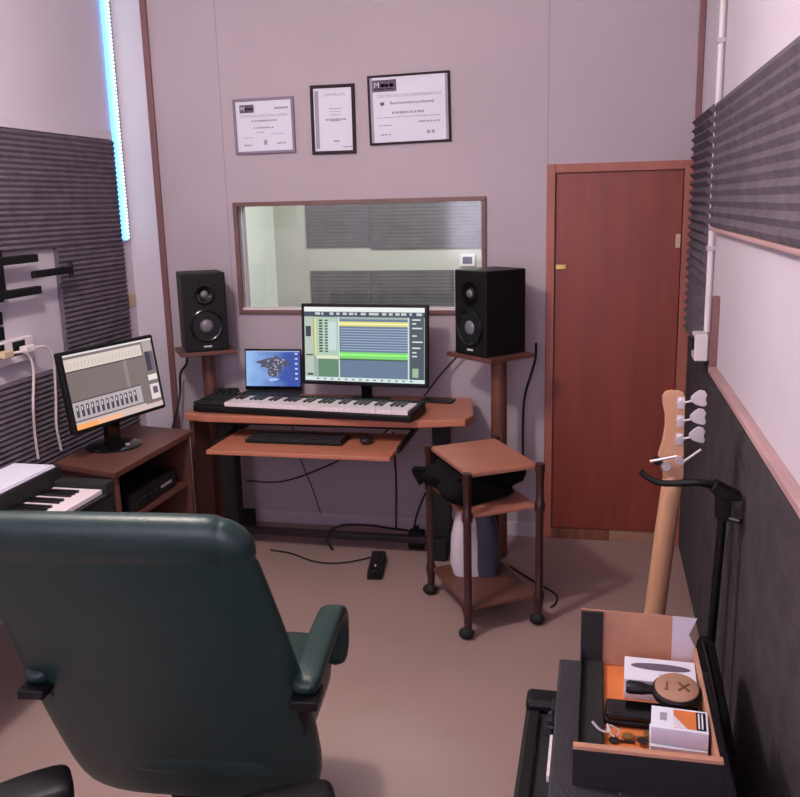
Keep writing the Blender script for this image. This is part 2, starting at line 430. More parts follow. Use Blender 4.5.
# ------------------------------------------------------------------ loudspeakers and stands
def speaker(label, loc, rz, w, d, h):
    t = thing('studio_monitor_speaker', label, 'loudspeaker', loc, rz, 'studio loudspeakers')
    MB().box((-w/2, -d/2, 0), (w/2, d/2, h)).build('cabinet', M_black, t, bevel=.008)
    M = Matrix.Translation((0, -d/2, h*.33)) @ Matrix.Rotation(PI/2, 4, 'X')
    r = w*.39
    wf = MB().lathe([(r, -.002), (r, .006), (r*.93, .009), (r*.86, .004), (r*.82, .0035), (r*.82, -.001)], M).build('woofer', M_gloss, t, smooth=True)
    MB().lathe([(r*.82, .0035), (r*.6, -.0), (r*.36, .001), (r*.33, .001)], M).build('cone', M_cone, wf, smooth=True)
    MB().lathe([(r*.40, .001), (r*.36, .008), (r*.25, .014), (r*.1, .017), (.0005, .018)], M).build('dust_cap', M_dust, wf, smooth=True)
    M = Matrix.Translation((0, -d/2, h*.73)) @ Matrix.Rotation(PI/2, 4, 'X')
    tw = MB().lathe([(w*.25, -.001), (w*.25, .004), (w*.2, .005), (w*.11, .001), (w*.1, .0005)], M).build('tweeter', M_gloss, t, smooth=True)
    MB().lathe([(w*.09, .001), (w*.07, .008), (w*.03, .012), (.0005, .013)], M).build('dome', M_dust, tw, smooth=True)
    MB().box((-.022, -d/2-.003, h*.055), (.022, -d/2, h*.075)).build('badge', M_lilac, t)
    return t
def spk_stand(label, loc, rz, zt, post_m, pw=.075, plate=(.35, .30), post=(0, 0)):
    t = thing('speaker_stand', label, 'speaker stand', loc, rz, 'wooden speaker stands')
    px, py = post
    MB().box((-plate[0]/2, -plate[1]/2, zt-.022), (plate[0]/2, plate[1]/2, zt)).build('top_plate', M_deskd, t, bevel=.003)
    MB().cyl((px, py, .02), (px, py, zt-.022), pw/2*1.08, pw/2, seg=20).build('post', post_m, t, smooth=True)
    MB().cyl((px, py, 0), (px, py, .02), .045).build('base_plate', M_deskd, t, bevel=.003)
    return t
ZS = 1.105
LS = (-2.16, 4.58)
spk_stand('wooden speaker stand behind the left end of the desk', (LS[0], LS[1], 0), R(33), ZS, M_post, plate=(.31, .26), post=(.02, .06))
speaker('black studio loudspeaker on the stand left of the laptop', (LS[0], LS[1], ZS+.0005), R(33), .235, .24, .43)
RS = (-.538, 4.52); ZS2 = 1.112
spk_stand('wooden speaker stand between the desk and the door', (RS[0], RS[1], 0), R(-42), ZS2, M_post, pw=.082, post=(.045, .02))
speaker('black studio loudspeaker on the stand right of the main monitor', (RS[0], RS[1], ZS2+.0005), R(-42), .245, .27, .43)

# ------------------------------------------------------------------ desk
ZD = .82
dk = thing('studio_desk', 'orange-brown wooden computer desk on a black metal frame by the back wall', 'desk', (0, 0, 0))
MB().prism([(-2.13, 4.20, ZD-.038), (-2.0, 4.165, ZD-.038), (-.86, 4.175, ZD-.038), (-.63, 4.235, ZD-.038), (-.60, 4.33, ZD-.038), (-.665, 4.74, ZD-.038), (-2.13, 4.74, ZD-.038)], (0, 0, .038)).build('desktop', M_desk, dk, bevel=.006)
MB().box((-1.905, 3.96, .668), (-.955, 4.40, .69)).build('keyboard_tray', M_desk, dk, bevel=.004)
for x in (-1.923, -.953): MB().box((x, 4.1, .672), (x+.016, 4.6, .70)).build('tray_rail', M_metal, dk)
MB().box((-1.97, 4.45, .70), (-.94, 4.50, ZD-.038)).build('cross_beam', M_blackm, dk)
for x in (-2.0, -.79):
    MB().box((x-.045, 4.42, .12), (x+.045, 4.50, ZD-.038)).build('leg', M_blackm, dk, bevel=.004)
    MB().box((x-.035, 4.10, .0), (x+.035, 4.72, .045)).build('foot', M_blackm, dk, bevel=.008) if False else MB().box((x-.035, 4.36, .0), (x+.035, 4.70, .12)).build('foot', M_blackm, dk, bevel=.008)
MB().box((-1.955, 4.43, .065), (-.835, 4.475, .10)).build('stretcher', M_metal, dk, bevel=.004)
MB().box((-2.125, 4.24, .02), (-2.10, 4.44, ZD-.039)).build('side_panel', M_deskd, dk, bevel=.003)

# computer keyboard and mouse on tray
ck = thing('computer_keyboard', 'dark computer keyboard lying on the pull-out tray', 'keyboard', (-1.50, 4.20, .691), 0)
MB().box((-.26, -.08, 0), (.26, .08, .018)).build('body', M_black, ck, bevel=.004)
kk = MB()
for r_ in range(5):
    for c_ in range(18): kk.box((-.25+c_*.0278, -.072+r_*.029, .018), (-.25+c_*.0278+.024, -.072+r_*.029+.024, .024))
tag(kk.build('keys', M_slate, ck), kind='stuff')
ms = thing('computer_mouse', 'small grey mouse on the tray right of the computer keyboard', 'mouse', (-1.13, 4.19, .691), 0)
MB().sph((0, 0, .0215), .05, (.65, 1.0, .42)).build('shell', M_metal, ms, smooth=True)
MB().box((-.004, .01, .038), (.004, .03, .045)).build('scroll_wheel', M_black, ms, bevel=.001)

# ------------------------------------------------------------------ key helpers
def make_keys(parent, x0, kw, n_white, start, y0, wl, bl, z, wh, bh, axis='x', sign=1):
    """white keys laid from x0; start = note index (0=C) of the first white key. Instances share meshes."""
    wm = MB().box((-kw/2+.0006, 0, 0), (kw/2-.0006, wl, wh)).build('white_key', M_ivory, parent, bevel=.0012)
    bmk = MB().box((-kw*.27, 0, 0), (kw*.27, bl, bh)).build('black_key', M_ebony, parent, bevel=.0015)
    fw = fb = True
    for i in range(n_white):
        k = wm if fw else wm.copy()
        if not fw: COL.objects.link(k)
        fw = False
        p = (x0+kw*(i+.5), y0, z)
        k.location = p
        n = (start+i) % 7
        if n not in (2, 6) and i < n_white-1:
            q = bmk if fb else bmk.copy()
            if not fb: COL.objects.link(q)
            fb = False
            q.location = (x0+kw*(i+1), y0+wl-bl, z+wh*.6)

# midi keyboard on the desk, local: front -y
mk = thing('midi_keyboard', 'long black electronic keyboard with white keys across the desk', 'music keyboard', (-1.482, 4.165, ZD+.0005), R(-5.2))
L2 = .608
MB().box((-L2, .0, .004), (L2, .265, .040)).build('body', M_black, mk, bevel=.008)
MB().box((-L2, .186, .040), (L2, .265, .058)).build('rear_panel', M_blackm, mk, bevel=.006)
MB().box((-L2, .004, .040), (-.420, .185, .057)).build('control_panel', M_blackm, mk, bevel=.006)
MB().box((.589, .004, .040), (L2, .185, .058)).build('end_cheek', M_blackm, mk, bevel=.006)
for x in (-.58, -.53): MB().cyl((x, .06, .061), (x, .10, .061), .011).build('pitch_wheel', M_slate, mk) if False else MB().box((x-.008, .05, .057), (x+.008, .11, .066)).build('wheel', M_slate, mk, bevel=.003)
for i in range(4): MB().cyl((-.57+i*.035, .21, .058), (-.57+i*.035, .21, .072), .009, .007).build('knob', M_black, mk, smooth=True)
make_keys(mk, -.419, 1.007/36, 36, 0, .004, .178, .095, .0405, .022, .016)

# ------------------------------------------------------------------ screens
def screen_quads(parent, W, Hh, items, name='screen', y=0, z0=0):
    """items: (u0,v0,u1,v1,material,layer) ; v downwards"""
    ms_, idx = [], {}
    mb = MB()
    for it in items:
        u0, v0, u1, v1, m, ly = it[:6]
        if m.name not in idx: idx[m.name] = len(ms_); ms_.append(m)
        mb.mi = idx[m.name]
        mb.box((-W/2+W*u0, y-.0004-.0003*ly, z0+Hh*(1-v1)), (-W/2+W*u1, y+.0008 if ly == 0 else y-.0003*ly, z0+Hh*(1-v0)))
    return mb.build(name, ms_, parent)
def E_(r, g_, b, s=.98): return emit('screen %d %d %d' % (r, g_, b), (r, g_, b), s)

# main monitor (local: front -y, origin at stand base centre)
mm = thing('computer_monitor', 'wide black monitor with music software on screen, behind the long keyboard', 'monitor', (-1.222, 4.565, ZD+.0005), R(-4.3))
MB().box((-.11, -.085, 0), (.11, .085, .012)).build('stand_base', M_gloss, mm, bevel=.006)
MB().box((-.03, -.005, .012), (.03, .02, .22)).build('stand_neck', M_gloss, mm, bevel=.004)
pn = MB().box((-.36, -.018, .095), (.36, .010, .538)).build('screen_housing', M_black, mm, bevel=.006)
pn.location = (0, -.05, 0); pn.rotation_euler.x = R(-4); pn.location = (0, -.045+.02, .0)
it = [(0, 0, 1, 1, E_(150, 168, 160), 0), (0, 0, 1, .06, E_(228, 232, 232), 1), (0, .065, 1, .13, E_(62, 70, 84), 1)]
for i in range(16):
    u = .1+i*.055+random.uniform(-.01, .01); it.append((u, .072, u+random.uniform(.015, .045), .105, E_(190, 198, 200), 2))
it += [(0, .13, .075, .95, E_(178, 190, 178), 1), (.01, .26, .055, .40, E_(48, 56, 66), 2), (.01, .64, .07, .66, E_(70, 78, 84), 2), (.02, .9, .07, .93, E_(64, 70, 80), 2),
       (.085, .14, .10, .66, E_(224, 214, 120), 2), (.10, .14, .285, .66, E_(170, 196, 178), 1), (.20, .2, .27, .58, E_(190, 212, 208), 3)]
for i in range(12):
    v = .17+i*.038
    it += [(.125, v, .155, v+.022, E_(52, 66, 62), 2), (.175, v, .20, v+.022, E_(72, 90, 84), 2)]
it += [(.10, .655, .285, .70, E_(216, 222, 190), 3), (.115, .70, .29, .945, E_(96, 132, 108), 2),
       (.30, .16, .865, .945, E_(98, 120, 146), 1), (.295, .19, .865, .255, E_(214, 206, 120), 2), (.295, .21, .865, .232, E_(240, 234, 176), 3)]
for i in range(9): it.append((.31, .285+i*.035, .865, .292+i*.035, E_(180, 192, 212), 2))
it += [(.295, .60, .865, .69, E_(120, 210, 108), 2), (.295, .625, .865, .65, E_(150, 236, 120), 3), (.295, .69, .865, .71, E_(70, 92, 60), 3),
       (.29, .13, .297, .95, E_(214, 226, 226), 4), (.865, .13, .872, .97, E_(214, 226, 226), 4), (.88, .13, .995, .95, E_(70, 82, 92), 1)]
for v in (.15, .20, .26, .36, .44, .52, .58, .63): it.append((.90, v, .90+random.uniform(.03, .085), v+.018, E_(206, 216, 216), 2))
it += [(.90, .80, .95, .92, E_(150, 180, 150), 2), (.0, .95, 1, 1, E_(206, 222, 222), 1)]
for i in range(14): it.append((.1+i*.06, .965, .12+i*.06, .985, E_(110, 128, 134), 2))
screen_quads(pn, .682, .402, it, y=-.018, z0=.118)

# laptop
lp = thing('laptop', 'open laptop with a blue desktop picture, left of the main monitor', 'laptop', (-1.825, 4.735, ZD+.0005), R(2))
bs = MB().box((-.168, -.20, 0), (.168, .0, .014)).build('base', M_metal, lp, bevel=.004)
sc = MB().box((-.170, -.004, -.008), (.170, .004, .232)).build('lid', M_gloss, lp, bevel=.003); sc.location = (0, .004, .024); sc.rotation_euler.x = R(-6)
MB().cyl((-.13, .004, .014), (.13, .004, .014), .0075, seg=12).build('hinge', M_black, lp)
M_sky = emit('laptop blue', (70, 110, 200), .9, grad=((150, 190, 240), (50, 80, 165)))
it = [(0, 0, 1, 1, M_sky, 0), (0, 0, 1, .03, E_(150, 170, 210), 1)]
scr = screen_quads(sc, .326, .205, it, y=-.004, z0=.016)
def poly(mb, pts, y, th=.0003):
    mb.loops([[Vector((-.163+.326*u, y, .016+.205*(1-v))) for u, v in pts], [Vector((-.163+.326*u, y-th, .016+.205*(1-v))) for u, v in pts]])
rk = MB()
poly(rk, [(.17, .32), (.27, .27), (.36, .23), (.44, .19), (.50, .20), (.56, .14), (.63, .20), (.70, .26), (.82, .31), (.80, .40), (.71, .43), (.66, .48), (.66, .60), (.58, .70), (.50, .74), (.42, .70), (.40, .60), (.42, .50), (.35, .46), (.26, .46), (.30, .38), (.22, .35)], -.0044)
rk.build('wallpaper_rock', E_(74, 76, 98), scr)
rk = MB(); random.seed(9)
for i in range(26):
    u = random.uniform(.30, .72); v = random.uniform(.22, .42) if i % 2 else random.uniform(.40, .68)
    if v > .45: u = .42+(u-.30)*.5
    d = .022
    poly(rk, [(u, v), (u+random.uniform(d, 2.2*d), v-random.uniform(0, d)), (u+random.uniform(.4*d, 1.4*d), v+random.uniform(d, 2.4*d))], -.0048-.00001*i)
rk.build('wallpaper_highlight', E_(178, 176, 188), scr)
rk = MB(); poly(rk, [(.40, .80), (.50, .77), (.62, .79), (.56, .84), (.46, .86)], -.0044); rk.build('wallpaper_foam', E_(170, 190, 225), scr)
rk = MB()
for i in range(6): rk.box((-.163+.326*.91, -.0047, .016+.205*(.90-i*.14)), (-.163+.326*.955, -.0044, .016+.205*(.94-i*.14)))
rk.build('desktop_icons', E_(214, 220, 230), scr)

# clutter behind keyboard: small audio interface / tangled adapter
ai = thing('cable_bundle', 'small dark tangle of cable and plugs behind the left end of the keyboard', 'cable', (-2.055, 4.60, ZD+.0005))
b_ = MB()
pts = []
for i in range(26):
    a = i*1.9; pts.append((.06*math.cos(a)*(1+.3*math.sin(i)), .035*math.sin(a*1.1), .012+.035*random.random()))
b_.tube(pts, .006, 6, 4); b_.build('cord', M_cord, ai, smooth=True)
MB().box((-.075, -.02, 0), (-.02, .025, .05)).build('plug', M_blackm, ai, bevel=.005)

ph = thing('mobile_phone', 'flat dark phone lying on the right side of the desk', 'phone', (-.835, 4.62, ZD+.0005), R(80))
MB().box((-.045, -.09, 0), (.045, .09, .012)).build('body', M_black, ph, bevel=.005)
MB().box((-.041, -.084, .012), (.041, .084, .0125)).build('screen', M_gloss, ph)

# ------------------------------------------------------------------ side cabinet with second monitor
ZC = .75
cb = thing('side_cabinet', 'dark brown open cabinet against the left wall under the tilted monitor', 'cabinet', (0, 0, 0))
TP = [(-2.06, 3.36), (-2.045, 4.12), (-2.435, 4.19), (-2.435, 3.47)]
MB().prism([(x, y, ZC-.03) for x, y in TP], (0, 0, .03)).build('top', M_deskd, cb, bevel=.004)
def vpanel(p, q, z0, z1, th, name, m):
    p = Vector((p[0], p[1], 0)); q = Vector((q[0], q[1], 0)); n = (q-p).cross(Vector((0, 0, 1))).normalized()*th
    return MB().prism([(p.x, p.y, z0), (q.x, q.y, z0), (q.x+n.x, q.y+n.y, z0), (p.x+n.x, p.y+n.y, z0)], (0, 0, z1-z0)).build(name, m, cb, bevel=.003)
vpanel((-2.425, 3.485), (-2.075, 3.385), .0, ZC-.031, -.025, 'side_panel', M_deskd)
vpanel((-2.425, 4.17), (-2.06, 4.105), .0, ZC-.031, .025, 'side_panel', M_deskd)
vpanel((-2.415, 3.51), (-2.415, 4.14), .0, ZC-.031, .012, 'back_panel', M_deskk)
MB().prism([(-2.40, 3.53, .46), (-2.09, 3.44, .46), (-2.075, 4.07, .46), (-2.40, 4.12, .46)], (0, 0, .02)).build('shelf', M_deskd, cb)
MB().prism([(-2.40, 3.53, .05), (-2.09, 3.44, .05), (-2.075, 4.07, .05), (-2.40, 4.12, .05)], (0, 0, .02)).build('shelf', M_deskd, cb)
rc = thing('rack_audio_unit', 'black rack audio unit with silver buttons inside the side cabinet', 'audio unit', (-2.24, 3.78, .481), 0)
MB().box((-.13, -.24, 0), (.13, .22, .10)).build('case', M_black, rc, bevel=.004)
MB().box((.13, -.24, .005), (.136, .22, .095)).build('front_panel', M_blackm, rc, bevel=.002)
for i in range(4): MB().cyl((.136, -.16+i*.05, .05), (.150, -.16+i*.05, .05), .012).build('knob', M_metal, rc, smooth=True)
MB().box((.136, .06, .04), (.142, .17, .052)).build('fader_strip', M_chrome, rc)

# tilted monitor on cabinet
lm = thing('computer_monitor', 'black monitor tilted back on the side cabinet showing a grey mixer screen', 'monitor', (-2.30, 3.775, ZC+.0005), R(75.9))
MB().lathe([(.001, 0), (.135, 0), (.135, .006), (.11, .014), (.04, .022), (.001, .022)]).build('stand_base', M_gloss, lm, smooth=True)
MB().box((-.045, -.008, .018), (.045, .02, .20)).build('stand_neck', M_gloss, lm, bevel=.006)
pn = MB().box((-.305, -.022, -.190), (.305, .012, .190)).build('screen_housing', M_black, lm, bevel=.008)
pn.location = (.0, -.030, .320); pn.rotation_euler.x = R(-8.3)
MB().lathe([(.012, 0), (.012, .006), (.001, .007)], Matrix.Translation((.0, -.09, .016))).build('base_button', M_chrome, lm)
it = [(0, 0, 1, 1, E_(128, 114, 112, .85), 0), (0, 0, 1, .025, E_(222, 212, 212), 1), (0, .025, .95, .055, E_(120, 108, 112), 1), (.0, .06, .86, .22, E_(212, 198, 190), 1)]
for i in range(22): it.append((.02+i*.038, .11, .028+i*.038, .19, E_(190, 172, 166), 2))
it += [(0, .22, .86, .235, E_(62, 52, 58), 2), (.62, .235, .66, .62, E_(140, 126, 122), 1), (0, .63, .77, .88, E_(176, 164, 168), 1)]
for i in range(13): it += [(.025+i*.054, .68, .055+i*.054, .84, E_(72, 62, 78), 2), (.032+i*.054, .70, .042+i*.054, .75, E_(220, 214, 220), 3)]
it += [(0, .62, .77, .635, E_(70, 60, 66), 2), (0, .90, .8, .93, E_(196, 182, 180), 1), (0, .885, .8, .895, E_(80, 66, 66), 2), (0, .93, .22, 1, E_(244, 164, 96), 1), (.22, .93, .5, 1, E_(238, 178, 140), 1), (.5, .93, 1, 1, E_(206, 182, 178), 1),
       (.88, .03, .99, .2, E_(170, 156, 158), 2), (.89, .18, .95, .46, E_(58, 50, 72), 3), (.955, .18, .985, .46, E_(100, 88, 100), 3), (.88, .52, .99, .60, E_(226, 216, 216), 2), (.88, .66, .99, .88, E_(216, 204, 206), 2), (.91, .70, .97, .80, E_(96, 80, 96), 3)]
screen_quads(pn, .572, .345, it, y=-.022, z0=-.172)

# ------------------------------------------------------------------ digital piano on the left wall
dp = thing('digital_piano', 'dark digital piano against the left wall with white keys and paper on its lid', 'piano', (0, 0, 0))
ZP = .76
MB().box((-2.44, 1.75, .62), (-1.99, 3.235, .71)).build('keybed', M_blackm, dp, bevel=.006)
MB().box((-2.44, 1.75, .711), (-2.235, 3.235, .815)).build('case_top', M_blackm, dp, bevel=.006)
MB().box((-2.234, 3.165, .711), (-1.985, 3.235, .765)).build('end_block', M_blackm, dp, bevel=.006)
MB().box((-1.999, 1.75, .711), (-1.985, 3.164, .722)).build('key_slip', M_slate, dp, bevel=.003)
for y in (1.80, 3.19):
    MB().box((-2.40, y-.03, 0), (-2.02, y+.03, .62)).build('leg', M_blackm, dp, bevel=.006)
kb = bpy.data.objects.new('key_set', None)
# keys run along +y : build with rotation
kw = 1.40/52
wmk = MB().box((-.225, -kw/2+.0006, 0), (0, kw/2-.0006, .020)).build('white_key', M_ivory, dp, bevel=.0015)
bmk = MB().box((-.15, -kw*.27, 0), (0, kw*.27, .016)).build('black_key', M_ebony, dp, bevel=.0015)
first = [True, True]
for i in range(52):
    yy = 3.162-kw*(i+.5)
    k = wmk if first[0] else wmk.copy()
    if not first[0]: COL.objects.link(k)
    first[0] = False; k.location = (-2.003, yy, .722)
    n = (7-i) % 7       # treble end C
    if n in (0, 3): pass
    if (0-i) % 7 not in (0, 3) and i < 51:
        q = bmk if first[1] else bmk.copy()
        if not first[1]: COL.objects.link(q)
        first[1] = False; q.location = (-2.078, yy-kw/2, .736)
bpy.data.objects.remove(kb)
sh = thing('music_book', 'white sheets lying on top of the digital piano', 'sheet music', (-2.34, 2.72, .816), 0)
MB().box((-.10, -.46, 0), (.10, .485, .006)).build('cover', M_paper, sh, bevel=.001)
MB().box((-.095, -.455, .006), (.095, .480, .012)).build('page', M_paper, sh, bevel=.001)

# ------------------------------------------------------------------ tv bracket & sockets on the left wall
tv = thing('tv_wall_bracket', 'empty black tv bracket with folding arms on the white wall cut-out', 'wall bracket', (XL, ky(3.27), kz(1.33)))
tv.scale = (KL, KL, KL)
MB().box((0, -.07, .18), (.03, .03, .40)).build('wall_plate', M_black, tv, bevel=.003)
for z, y1 in ((.335, .235), (.195, .235)):
    MB().box((.045, -.10, z), (.075, y1, z+.035)).build('arm', M_black, tv, bevel=.004)
    MB().box((.028, -.04, z), (.046, .0, z+.035)).build('arm_mount', M_black, tv)
MB().box((.078, .16, .268), (.10, .46, .30)).build('arm', M_black, tv, bevel=.004)
MB().cyl((.089, .45, .255), (.089, .45, .325), .012).build('joint', M_metal, tv, smooth=True)
MB().box((.046, -.03, .215), (.060, .01, .40)).build('channel', M_black, tv)
MB().box((.0, -.09, .02), (.02, -.03, .14)).build('slot_plate', M_black, tv, bevel=.002)
MB().box((.0, -.015, .02), (.02, .02, .075)).build('slot_plate', M_black, tv, bevel=.002)
MB().box((.0, -.015, .085), (.02, .02, .14)).build('slot_plate', M_black, tv, bevel=.002)
ws = thing('double_wall_socket', 'white double wall socket with two plugs under the tv bracket', 'socket', (XL, ky(3.30), kz(1.30)))
ws.scale = (KL, KL, KL)
MB().box((.0, -.14, -.06), (.035, .16, .045)).build('housing', M_white, ws, bevel=.005)
for y in (-.10, .04):
    MB().box((.035, y-.03, -.025), (.037, y+.055, .035)).build('socket', M_black, ws)
for i, (y0, ye, ze) in enumerate(((-.09, .06, -.50), (.06, .235, -.51))):
    c = thing('power_cord', ('white power cord hanging from the nearer wall socket down to the piano', 'white power cord hanging from the farther wall socket down to the cabinet')[i], 'cord', (XL+.065, ky(3.30), kz(1.30)), group='white cords on the left wall')
    c.scale = (KL, KL, KL)
    MB().box((-.017, y0-.02, -.018), (.02, y0+.045, .012)).build('plug', M_white if i else M_beige, c, bevel=.005)
    MB().tube([(.02, y0+.04, 0), (.035, y0+.10, -.01), (.035, y0+.14, -.08), (.02, y0+.13+i*.02, -.25), (.005, (y0+.13+ye)/2, -.38), (.0, ye, ze)], .006, 8).build('cable', M_cordw, c, smooth=True)

# ------------------------------------------------------------------ serving cart
ct = thing('serving_cart', 'wooden three-tier cart on casters in front of the right speaker stand', 'cart', (0, 0, 0))
A, B, C_, D_ = Vector((-.765, 3.965, 0)), Vector((-.522, 3.545, 0)), Vector((-.228, 3.735, 0)), Vector((-.47, 4.16, 0))
def shelf(z, th, cut=0):
    P = [A, B, C_, D_]
    c = (A+B+C_+D_)/4
    P = [p+(c-p)*.03 for p in P]
    return MB().prism([(p.x, p.y, z-th) for p in P], (0, 0, th))
shelf(.752, .02).build('top_shelf', M_cart, ct, bevel=.004)
shelf(.565, .016).build('middle_shelf', M_cart, ct, bevel=.003)
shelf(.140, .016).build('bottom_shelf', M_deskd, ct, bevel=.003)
for p in (A, B, C_, D_):
    q = MB().lathe([(.001, .045), (.017, .045), (.020, .10), (.024, .125), (.024, .15), (.018, .16), (.018, .535), (.024, .545), (.024, .575), (.018, .585), (.018, .71), (.022, .72), (.022, .757), (.001, .757)], Matrix.Translation(p), 16)
    q.build('post', M_cartp, ct, smooth=True)
    w_ = MB().sph((p.x-.006, p.y-.006, .0265), .0265, (1.35, 1.1, .98))
    w_.build('caster', M_blackm, ct, smooth=True)
# black bag on the middle shelf
bg = MB()
cN = (A+B+C_+D_)/4; ax = (B-A).normalized(); ay = (C_-B).normalized()
def P2(u, v, z): return cN+ax*u+ay*v+Vector((0, 0, z))
bm2 = bg.bm
bmesh.ops.create_icosphere(bm2, subdivisions=4, radius=1)
for v in bm2.verts:
    p = v.co.copy(); r_ = 1+.16*math.sin(5*p.x+2*p.y)+.12*math.sin(7*p.y+3*p.z+1)+.06*math.sin(13*p.x-4*p.y)
    ex = lambda a: math.copysign(abs(a)**.75, a)
    q = P2(ex(p.x)*.205*r_, ex(p.y)*.205*r_, 0)
    z = .080+p.z*.080*(1+.15*math.sin(4*p.x+5*p.y))
    v.co = Vector((q.x, q.y, .5665+min(.162, max(0.0, z))))
bag = bg.build('black_cloth_bag', M_cloth, smooth=True)
tag(bag, 'crumpled black cloth bag stuffed on the middle shelf of the cart', 'bag')
bag.location = (-.035, -.015, 0)
MB().tube([P2(-.15, -.21, .6), P2(-.19, -.23, .66), P2(-.10, -.22, .69)], .012).build('handle', M_cloth, bag, smooth=True)
# white/blue-grey rounded device on bottom shelf
dv = thing('air_purifier', 'rounded white and dark grey plastic appliance on the bottom shelf of the cart', 'appliance', (-.545, 3.95, .1405), R(10))
def sec(z, w, d, off=0): return [Vector((off+w*math.copysign(abs(math.cos(a))**.6, math.cos(a)), d*math.copysign(abs(math.sin(a))**.6, math.sin(a)), z)) for a in [2*PI*k/24 for k in range(24)]]
MB().loops([sec(0, .075, .07, -.03), sec(.05, .09, .078, -.03), sec(.18, .085, .078, -.03), sec(.28, .065, .068, -.028), sec(.32, .045, .05, -.026), sec(.33, .02, .03, -.025)]).build('white_shell', M_lilac, dv, smooth=True)
MB().loops([sec(0, .055, .075, .052), sec(.05, .065, .085, .052), sec(.2, .063, .085, .052), sec(.3, .05, .075, .04), sec(.345, .03, .05, .03), sec(.355, .012, .03, .03)]).build('grey_shell', M_bg1, dv, smooth=True)
MB().sph((-.02, -.078, .24), .007).build('light', M_white, dv, smooth=True)

# ------------------------------------------------------------------ pedal on floor
pd = thing('sustain_pedal', 'small black pedal with a white dot on the open floor', 'pedal', (-1.10, 4.20, 0), R(8))
MB().loops([[Vector((x, y, z)) for x, z in ((-.04, 0), (.04, 0), (.036, h), (-.036, h))] for y, h in ((-.13, .03), (-.11, .05), (.03, .055), (.12, .06), (.14, .03))]).build('housing', M_blackm, pd, bevel=.008)
MB().box((-.024, -.16, .05), (.024, .03, .066)).build('pedal_plate', M_gloss, pd, bevel=.004)
MB().sph((.005, -.10, .068), .006).build('dot', M_white, pd, smooth=True)

# ------------------------------------------------------------------ loose cables
def cord(name, label, pts, r, m=M_cord, group='loose cables'):
    o = MB().tube(pts, r, 7, 8).build(name, m, smooth=True)
    return tag(o, label, 'cable', group)
cord('cable', 'black cable curving from the left speaker down to the side cabinet', [(-2.32, 4.66, 1.08), (-2.33, 4.68, 1.0), (-2.39, 4.71, .93), (-2.41, 4.72, .80), (-2.36, 4.45, .76)][:4]+[(-2.40, 4.6, .66), (-2.41, 4.5, .5)], .007)
cord('cable', 'short black cable dropping from the left speaker shelf to the keyboard', [(-2.235, 4.72, 1.08), (-2.22, 4.72, 1.0), (-2.20, 4.70, .86), (-2.19, 4.66, .83)], .006)
cord('cable', 'black cable rising from the phone to the right speaker shelf', [(-.93, 4.70, .828), (-.82, 4.74, .97), (-.70, 4.76, 1.095)], .005)
cord('cable', 'black cable curving from the right speaker down beside its post', [(-.312, 4.66, 1.14), (-.318, 4.70, 1.05), (-.345, 4.74, .95), (-.375, 4.745, .84), (-.385, 4.745, .70), (-.385, 4.75, .4)], .007)
cord('cable', 'black cable dangling under the right end of the desk to the floor bar', [(-1.07, 4.52, .665), (-1.06, 4.53, .4), (-1.06, 4.5, .125)], .006)
cord('cable', 'sagging black cable slung across the space beneath the keyboard tray', [(-1.95, 4.55, .34), (-1.75, 4.6, .33), (-1.5, 4.62, .42), (-1.25, 4.6, .56), (-1.1, 4.55, .67)], .005)
cord('cable', 'thin cable hanging against the wall under the middle of the desk', [(-1.72, 4.7, .70), (-1.68, 4.72, .45), (-1.62, 4.74, .25), (-1.56, 4.7, .11)], .003)
cord('cable', 'thin cable arching from the wall to the floor bar beside the cart', [(-.80, 4.72, .50), (-.88, 4.72, .36), (-.95, 4.65, .17), (-.94, 4.6, .13)], .005) if False else None
cord('cable', 'black cable looped over the metal bar under the desk', [(-1.40, 4.40, .01), (-1.44, 4.415, .09), (-1.36, 4.46, .135), (-1.2, 4.47, .14), (-1.1, 4.50, .12), (-1.0, 4.53, .10)], .007)
cord('cable', 'black cable lying on the floor toward the pedal', [(-1.75, 4.36, .006), (-1.62, 4.33, .006), (-1.45, 4.24, .006), (-1.3, 4.25, .006), (-1.15, 4.36, .006)], .005)
cord('cable', 'dark cable arching from the floor bar up behind the cart', [(-.98, 4.56, .07), (-.96, 4.62, .18), (-.90, 4.66, .32), (-.84, 4.68, .37), (-.72, 4.68, .39)], .006)
cord('cable', 'thin cable on the floor curving out behind the cart', [(-.42, 4.35, .006), (-.30, 4.2, .006), (-.17, 4.05, .006), (-.16, 3.95, .006), (-.18, 3.90, .006)], .005)
pb = thing('plug_adapter', 'small black plug adapter sitting on the floor bar under the desk', 'plug', (-.955, 4.545, .0), 0)
MB().box((-.045, -.03, 0), (.045, .03, .10)).build('body', M_blackm, pb, bevel=.01)
MB().box((-.015, -.012, .10), (.015, .012, .125)).build('plug', M_blackm, pb, bevel=.004)

# ------------------------------------------------------------------ green leather chair
gc = thing('office_chair', 'large dark green leather office chair seen from behind in the foreground', 'chair', (0, 0, 0))
def rr(cx, cy, cz, w, t, n=28, e=.35, tilt=0):
    L = []
    for k in range(n):
        a = 2*PI*k/n
        c, s_ = math.cos(a), math.sin(a)
        x = w*math.copysign(abs(c)**e, c); y = t*math.copysign(abs(s_)**.7, s_)
        L.append(Vector((cx+x, cy+y*math.cos(tilt), cz+y*math.sin(tilt))))
    return L
T_ = -.40
def yc(z): return 1.93-.44*(z-.36)
Ls = []
PRF = ((.262, -1.20, -.90, .012), (.270, -1.29, -.82, .03), (.295, -1.355, -.76, .042), (.35, -1.39, -.715, .052), (.48, -1.395, -.685, .056), (.7, -1.39, -.680, .058), (.9, -1.375, -.690, .058), (1.04, -1.36, -.700, .058), (1.15, -1.35, -.710, .056), (1.19, -1.345, -.715, .052))
